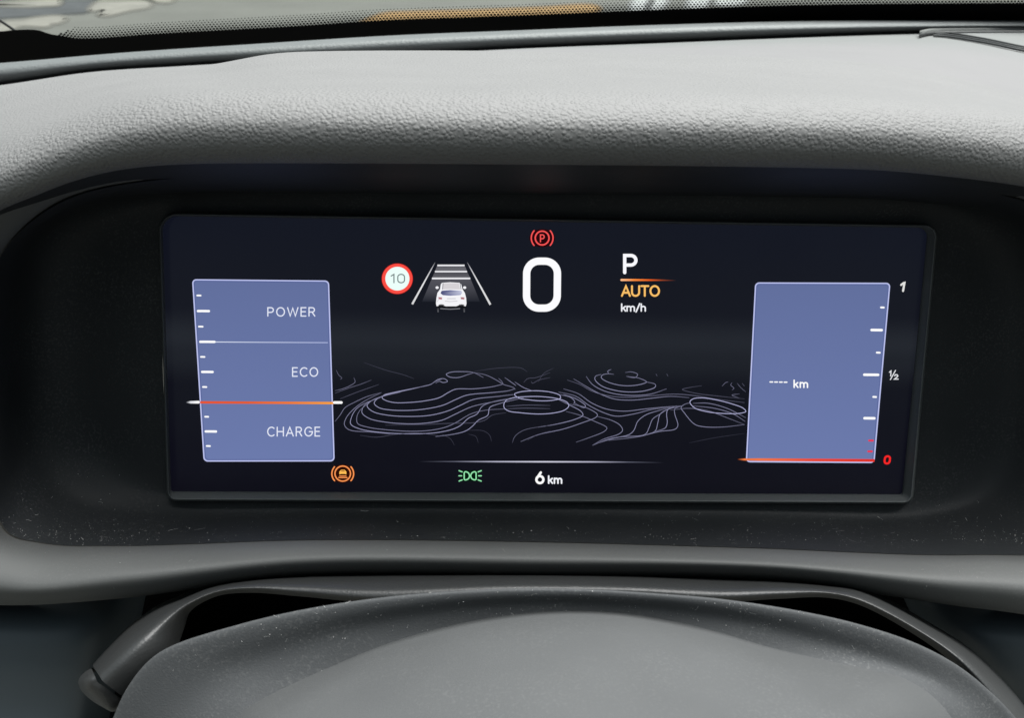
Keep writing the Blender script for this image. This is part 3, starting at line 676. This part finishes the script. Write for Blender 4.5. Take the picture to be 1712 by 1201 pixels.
for a_ in (((902, 440), (896, 520)), ((1134, 440), (1148, 520))): D.stroke([z1(*p) for p in a_], 1.0, lin((90, 90, 98)))
D.fill([z1(*p) for p in [(884, 540), (1000, 531), (1150, 540), (1164, 568), (1140, 598), (1000, 608), (900, 600), (868, 575)]], [lin(c) for c in ((84, 88, 130), (100, 104, 150), (190, 194, 220), (200, 204, 226), (150, 154, 190), (110, 114, 160), (80, 84, 130), (70, 74, 118))])
for cx_ in (822, 1197): D.fill([z1(cx_+22*math.cos(t), 497+19*math.sin(t)) for t in np.linspace(0, 2*math.pi, 14, endpoint=False)], WB)
for xa in (836, 1140):
    D.fill([z1(xa, 626), z1(xa+55, 630), z1(xa+52, 662), z1(xa+6, 656)], lin((196, 150, 158)))
    D.stroke([z1(xa+14, 640), z1(xa+40, 644)], 1.2, lin((150, 70, 84)))
D.stroke([z1(960, 648), z1(1074, 648)], 1.0, lin((176, 174, 180)))
D.stroke([z1(930, 682), z1(1000, 688), z1(1096, 682)], .9, lin((186, 184, 190)))
D.stroke([z1(822, 690), z1(840, 664)], .7, lin((180, 180, 186)))
for cx_ in (880, 1154): D.fill([z1(cx_+42*math.cos(t), 742+18*math.sin(t)) for t in np.linspace(math.pi, 2*math.pi, 12)], lin((92, 92, 94)))
D.build('car_icon', lg)

# --- parking brake lamp, speed, gear
RED = lin((246, 84, 84))
D = Draw(1); D.fill(arc(906.4, 398, 21.5, 15.2, 0, 360, 41)[:-1], lin((40, 6, 12))); pb = D.build('parking_brake_lamp', disp)
D = Draw(2); D.stroke(arc(906.4, 398, 11.5, 11.5, 0, 360, 41), 2.5, RED, closed=True); D.build('ring', pb)
for s_ in (0, 180):
    D = Draw(2); D.stroke(arc(906.4, 398, 18.2, 18.2, s_-42, s_+42, 16), 2.3, RED); D.build('bracket', pb)
text('lettering', 'P', 902.6, 911, 391.6, 405.2, 2.0, RED, pb)
D = Draw(2); q = rrect_quad([(880.6, 436.6), (932.2, 436.8), (931.4, 515.4), (880.2, 515.4)], (21, 21, 21, 21), 12); D.stroke(q, 12.2, lin((252, 252, 255)), closed=True); D.build('speed_digit', disp)
text('gear_letter', 'P', 1041.6, 1066.6, 424.4, 458.6, 5.6, lin((250, 250, 255)), disp)
D = Draw(2); D.stroke([(1039, 468.2), (1060, 468.2), (1085, 468.4), (1108, 468.6), (1130, 469)], [3.6, 3.4, 3.0, 2.2, 1.0], [lin((255, 190, 140)), lin((250, 140, 60)), lin((226, 92, 30)), lin((140, 62, 36)), lin((34, 30, 36))]); D.build('gear_underline', disp)
text('auto_lettering', 'AUTO', 1038.2, 1103.4, 476.8, 496.4, 3.2, lin((250, 192, 104)), disp, gap=.20)
text('speed_unit_lettering', 'km/h', 1038.2, 1080, 507.2, 521.4, 2.4, lin((240, 242, 248)), disp, gap=.17)

# --- bottom row
D = Draw(2); D.stroke([(700, 772.2), (760, 772.2), (830, 772.4), (910, 772.6), (990, 772.8), (1050, 773.2), (1110, 774)], [1.0, 1.7, 2.2, 2.4, 2.2, 1.7, 1.0], [lin((18, 20, 28)), lin((90, 92, 108)), lin((176, 176, 196)), lin((206, 206, 222)), lin((176, 176, 196)), lin((90, 92, 108)), lin((18, 20, 28))], cap=False); D.build('horizon_line', disp)
AMB = lin((252, 150, 84))
D = Draw(1); D.fill(arc(573, 792.4, 20.5, 15.4, 0, 360, 41)[:-1], lin((46, 12, 6))); al = D.build('brake_assist_lamp', disp)
D = Draw(2); D.stroke(arc(573, 792.4, 13.0, 12.6, 0, 360, 41), 2.2, AMB, closed=True); D.build('ring', al)
for s_ in (0, 180):
    D = Draw(2); D.stroke(arc(573, 792.6, 18.2, 17.6, s_-41, s_+41, 16), 2.2, AMB); D.build('bracket', al)
def z3(x, y): return (530+x/15.564, 770+y/15.564)
D = Draw(3); AY = lin((255, 190, 84))
D.fill([z3(*p) for p in ((580, 300), (625, 250), (720, 250), (765, 300), (765, 372), (720, 356), (625, 356), (580, 372))], AY)
D.fill([z3(*p) for p in ((632, 272), (712, 272), (726, 292), (620, 292))], lin((120, 50, 20)))
D.stroke([z3(590, 410), z3(755, 410)], 1.5, AMB); D.stroke([z3(565, 452), z3(780, 452)], 1.8, AMB); D.build('car_symbol', al)
GRN = lin((150, 236, 176))
def z4(x, y): return (740+x/7.782, 770+y/7.782)
D = Draw(1); D.fill([z4(*p) for p in ((262, 130), (455, 130), (470, 200), (455, 275), (262, 275), (250, 200))], lin((4, 26, 14))); sl = D.build('side_light_lamp', disp)
for sgn in (1, -1):
    mx_ = lambda x: x if sgn == 1 else 716-x
    D = Draw(2); D.stroke([z4(mx_(x), y) for x, y in catmull([(283, 160), (281, 205), (283, 250), (300, 256), (335, 240), (350, 204), (335, 166), (300, 150)], 4, closed=True)], 2.0, GRN, closed=True); D.build('lamp_outline', sl)
    for p0, p1 in (((214, 136), (254, 152)), ((212, 203), (248, 203)), ((214, 272), (254, 256))):
        D = Draw(2); D.stroke([z4(mx_(p0[0]), p0[1]), z4(mx_(p1[0]), p1[1])], 1.9, GRN); D.build('ray', sl)
text('distance_digit', '6', 894.8, 910.4, 788.6, 810.2, 3.9, WHITE, disp)
text('distance_unit_lettering', 'km', 916, 940.4, 795.2, 809.8, 2.6, lin((244, 246, 252)), disp, gap=.22)

# --- contour landscape
A5 = lambda p: (560+p[0]/4.7556, 600+p[1]/4.7556)
A6 = lambda p: (900+p[0]/4.7556, 600+p[1]/4.7556)
C5 = [
 (.75, [(1330, 205), (1240, 225), (1100, 240), (960, 243), (900, 270), (830, 310), (720, 335), (600, 348), (480, 350), (410, 335), (375, 312), (390, 290), (440, 275), (560, 250), (680, 225), (760, 205), (800, 180), (850, 160)]),
 (.72, [(1430, 240), (1380, 255), (1250, 270), (1050, 290), (960, 325), (860, 370), (720, 400), (580, 412), (440, 408), (350, 390), (312, 355), (330, 325), (400, 290), (520, 262), (640, 235), (740, 210)]),
 (.72, [(1420, 285), (1300, 300), (1100, 325), (1000, 370), (900, 415), (760, 450), (600, 460), (420, 450), (300, 420), (255, 375), (290, 335), (380, 300), (520, 266)]),
 (.66, [(1400, 320), (1200, 355), (1080, 385), (960, 440), (850, 490), (700, 515), (560, 518), (400, 505), (270, 475), (215, 430), (225, 385), (270, 345), (360, 310)]),
 (.55, [(1350, 400), (1200, 410), (1080, 440), (960, 510), (880, 545), (760, 570), (600, 578), (400, 565), (260, 545), (180, 515), (175, 460), (200, 410), (260, 360)]),
 (.72, [(1440, 310), (1250, 345), (1170, 380), (1130, 440), (1060, 475), (1000, 530), (940, 560), (800, 590), (600, 598), (400, 590), (200, 560), (125, 520), (130, 470), (170, 400), (250, 350), (360, 310)]),
 (.70, [(1500, 310), (1300, 360), (1230, 390), (1215, 450), (1140, 490), (1090, 540), (1040, 575), (950, 600), (800, 620)]),
 (.30, [(1360, 430), (1250, 450), (1190, 490), (1100, 510), (900, 515), (700, 525), (400, 530)]),
 (.55, [(440, 600), (300, 585), (110, 565), (75, 525), (90, 470), (150, 400), (240, 335), (370, 270)]),
 (.50, [(0, 500), (40, 450), (80, 390), (150, 350), (260, 300), (370, 270)]),
 (.38, [(10, 90), (30, 130), (55, 155), (40, 165)]), (.45, [(150, 150), (160, 185), (120, 215), (60, 240), (0, 255)]),
 (.38, [(0, 275), (120, 230), (200, 205), (290, 170)]), (.30, [(40, 320), (180, 265), (350, 205)]), (.22, [(230, 30), (400, 90), (550, 130), (630, 160)]),
 (.60, [(1180, 150), (1100, 110), (1000, 103), (920, 108), (885, 125), (910, 145), (980, 150), (1060, 125), (1110, 110)]),
 (.60, [(770, 200), (820, 165), (870, 160), (895, 180), (860, 190), (830, 180), (800, 195)]),
 (.50, [(1100, 110), (1200, 130), (1300, 180), (1340, 205), (1420, 230), (1435, 245)]),
 (.45, [(1300, 155), (1325, 180), (1340, 205)]), (.55, [(1350, 150), (1420, 200), (1440, 215)]), (.60, [(1430, 185), (1500, 230), (1575, 258)]),
 (.25, [(200, 610), (330, 625), (500, 600), (700, 595), (830, 615)]), (.20, [(1050, 570), (1180, 575), (1230, 610), (1245, 660)]),
 (.35, [(1410, 670), (1430, 620), (1500, 570), (1712, 530)]), (.22, [(1530, 650), (1600, 610), (1712, 575)]),
 (.22, [(1110, 100), (1300, 75), (1480, 75), (1530, 105)]), (.28, [(1500, 190), (1530, 160), (1600, 150), (1712, 110)]), (.28, [(1560, 180), (1570, 195), (1620, 170), (1712, 150)]),
 (.18, [(850, 600), (920, 640), (950, 690)]), (.18, [(1060, 600), (1120, 620), (1140, 670)]),
 (.35, [(1360, 380), (1500, 370), (1712, 372)]), (.35, [(1360, 400), (1500, 394), (1712, 398)]),
]
C6 = [
 (.62, [(600, 125), (560, 120), (510, 130), (500, 150), (540, 180), (640, 210), (740, 215), (830, 200), (860, 185), (800, 155), (700, 140)]),
 (.50, [(690, 110), (740, 105), (790, 125), (770, 150), (710, 145)]), (.55, [(580, 85), (552, 100), (560, 120)]),
 (.66, [(500, 125), (455, 140), (450, 165), (500, 215), (600, 250), (720, 265), (850, 255), (930, 225), (930, 205), (860, 185)]),
 (.60, [(380, 140), (430, 205), (520, 255), (640, 285), (780, 293), (900, 280), (1020, 240)]),
 (.58, [(280, 160), (380, 220), (480, 275), (600, 320), (740, 330), (900, 315), (1050, 300), (1200, 310)]),
 (.42, [(230, 170), (330, 205), (420, 255), (540, 292), (700, 308), (900, 295), (1080, 282), (1250, 295), (1400, 320), (1640, 350)]),
 (.58, [(200, 240), (320, 280), (420, 350), (540, 400), (680, 418), (850, 400), (1000, 385), (1150, 375)]),
 (.58, [(160, 265), (300, 300), (400, 370), (520, 430), (620, 458), (760, 440), (900, 405), (1050, 385)]),
 (.60, [(170, 285), (260, 310), (290, 345), (280, 360)]), (.62, [(200, 285), (300, 320), (375, 375), (365, 390), (280, 350)]),
 (.66, [(150, 320), (250, 370), (340, 420), (355, 450), (300, 480), (150, 520), (0, 545)]),
 (.60, [(240, 360), (380, 390), (470, 445), (460, 465), (350, 510), (200, 560), (0, 605), (-140, 660)]),
 (.52, [(220, 420), (330, 450), (450, 500), (545, 550), (530, 575), (400, 630), (300, 665)]),
 (.58, [(470, 460), (580, 490), (650, 530), (670, 570), (640, 600), (520, 640), (430, 690)]),
 (.62, [(430, 690), (560, 640), (720, 605), (760, 570), (790, 500), (850, 450), (950, 415), (1050, 390)]),
 (.58, [(480, 670), (640, 625), (850, 602), (880, 550), (910, 480), (970, 440), (1000, 420)]),
 (.62, [(860, 605), (930, 575), (950, 510), (970, 440), (1040, 400), (1140, 378)]),
 (.66, [(930, 580), (1010, 550), (1025, 510), (1020, 440), (1030, 405), (1100, 375)]),
 (.60, [(560, 650), (800, 620), (960, 580), (1090, 560), (1110, 530), (1085, 440), (1085, 400), (1130, 380)]),
 (.60, [(1640, 525), (1450, 545), (1300, 540), (1240, 520), (1160, 430), (1135, 390), (1160, 365), (1210, 350)]),
 (.55, [(1230, 355), (1350, 355), (1500, 395), (1650, 470)]), (.55, [(1220, 375), (1400, 395), (1550, 440), (1645, 500)]), (.45, [(1050, 410), (1200, 395), (1350, 415), (1500, 470), (1640, 525)]),
 (.30, [(1300, 215), (1200, 230), (1145, 245), (1250, 275), (1450, 300), (1640, 320)]), (.40, [(1460, 220), (1490, 190), (1510, 185)]), (.42, [(1540, 190), (1530, 210), (1555, 235), (1540, 250)]),
 (.36, [(1580, 195), (1610, 230), (1650, 265)]), (.30, [(1620, 195), (1640, 220)]), (.40, [(1600, 280), (1540, 290), (1600, 315)]), (.30, [(935, 120), (945, 140)]), (.30, [(1020, 120), (1032, 140)]),
 (.16, [(1200, 670), (1400, 630), (1640, 595)]), (.22, [(0, 185), (40, 120), (120, 75)]),
]
terr = empty('terrain_map'); terr.parent = disp
def contour(k, pts, closed=False):
    C = catmull(np.array(pts, float), 6, closed=closed)
    c_ = np.array(lin((168, 168, 204)))*k**1.6*1.4+np.array((.006, .007, .010)); lo = c_*.45+np.array((.004, .005, .007))
    D = Draw(2); D.stroke(C, 0.78+k*.36, tuple(c_) if closed else [tuple(lo), tuple(c_), tuple(c_), tuple(c_), tuple(lo)], closed=closed, cap=False); D.build('contour_line', terr)
for k, p in C5: contour(k, [A5(q) for q in p])
for k, p in C6: contour(k, [A6(q) for q in p])
contour(.88, [(860, 659.5), (868, 656), (885, 654), (905, 654), (925, 657), (936, 661.5), (937, 666), (925, 669.5), (905, 670.6), (885, 669), (868, 666)], True)
contour(.88, [(842.5, 676), (846, 670), (858, 665.5), (880, 663.5), (905, 663.5), (932, 667), (948, 673), (951, 679), (944, 686), (925, 691), (900, 692.6), (870, 690.5), (850, 687.5), (843, 682)], True)
contour(.90, [A6(p) for p in ((1205, 345), (1230, 320), (1300, 312), (1400, 325), (1540, 360), (1630, 395), (1650, 420), (1600, 435), (1450, 435), (1330, 420), (1240, 390))], True)
tag(disp, 'wide lit driver display with two blue gauges and contour landscape', 'display')

# ------------------------------------------------------------------ dust on the dark shelf and the hub
def bvh_of(o):
    return BVHTree.FromPolygons([v.co for v in o.data.vertices], [tuple(p.vertices) for p in o.data.polygons])
def dust(name, target, n_, pick, size, parent):
    bv = bvh_of(target); V, Fc = [], []
    for _ in range(n_):
        px, py = pick()
        d = Vector(ray(px, py)).normalized(); hit = bv.ray_cast(Vector(CAM), d)
        if hit[0] is None: continue
        p, nr = hit[0], hit[1]
        if nr.dot(d) > 0: nr = -nr
        t1 = nr.orthogonal().normalized(); t2 = nr.cross(t1)
        s = size*math.exp(random.gauss(0, .45)); a_ = random.uniform(0, 6.28)
        u = t1*math.cos(a_)+t2*math.sin(a_); w = nr.cross(u)
        base = p+nr*.00015
        if random.random() < .22:      # lint fibre
            L_ = s*random.uniform(3, 8); b0 = len(V); cv_ = random.uniform(-.5, .5)
            for i in range(6):
                t = i/5-.5; c_ = base+u*(t*L_)+w*(cv_*L_*(t*t)); V += [c_+w*s*.14+nr*.0001, c_-w*s*.14+nr*.0001]
            Fc += [(b0+2*i, b0+2*i+2, b0+2*i+3, b0+2*i+1) for i in range(5)]
        else:
            b0 = len(V); V += [base+u*s*.5, base+w*s*.5, base-u*s*.5, base-w*s*.5, base+nr*s*.4]
            Fc += [(b0, b0+1, b0+4), (b0+1, b0+2, b0+4), (b0+2, b0+3, b0+4), (b0+3, b0, b0+4)]
    o = mesh_obj(name, V, Fc, M_DUST, smooth=False); o['kind'] = 'stuff'; part(o, parent); return o
sur = next(o for o in dash.children if o.name.startswith('surround'))
bol = next(o for o in dash.children if o.name.startswith('bolster'))
shell = next(o for o in hub.children if o.name.startswith('hub_shell'))
def pick_shelf():
    x = random.uniform(-5, 1715); return x, 905-abs(random.gauss(0, 22))+random.uniform(-4, 10)
def pick_left():
    return random.uniform(0, 200), 905-abs(random.gauss(0, 60))
def pick_bol(): return random.uniform(0, 1712), random.uniform(915, 1000)
def pick_hub(): return random.uniform(280, 1640), 985+abs(random.gauss(0, 55))
dust('dust', sur, 1100, pick_shelf, .000145, dash); dust('dust', sur, 60, pick_left, .00015, dash)
dust('dust', bol, 130, pick_bol, .00012, dash); dust('dust', shell, 700, pick_hub, .00011, hub)
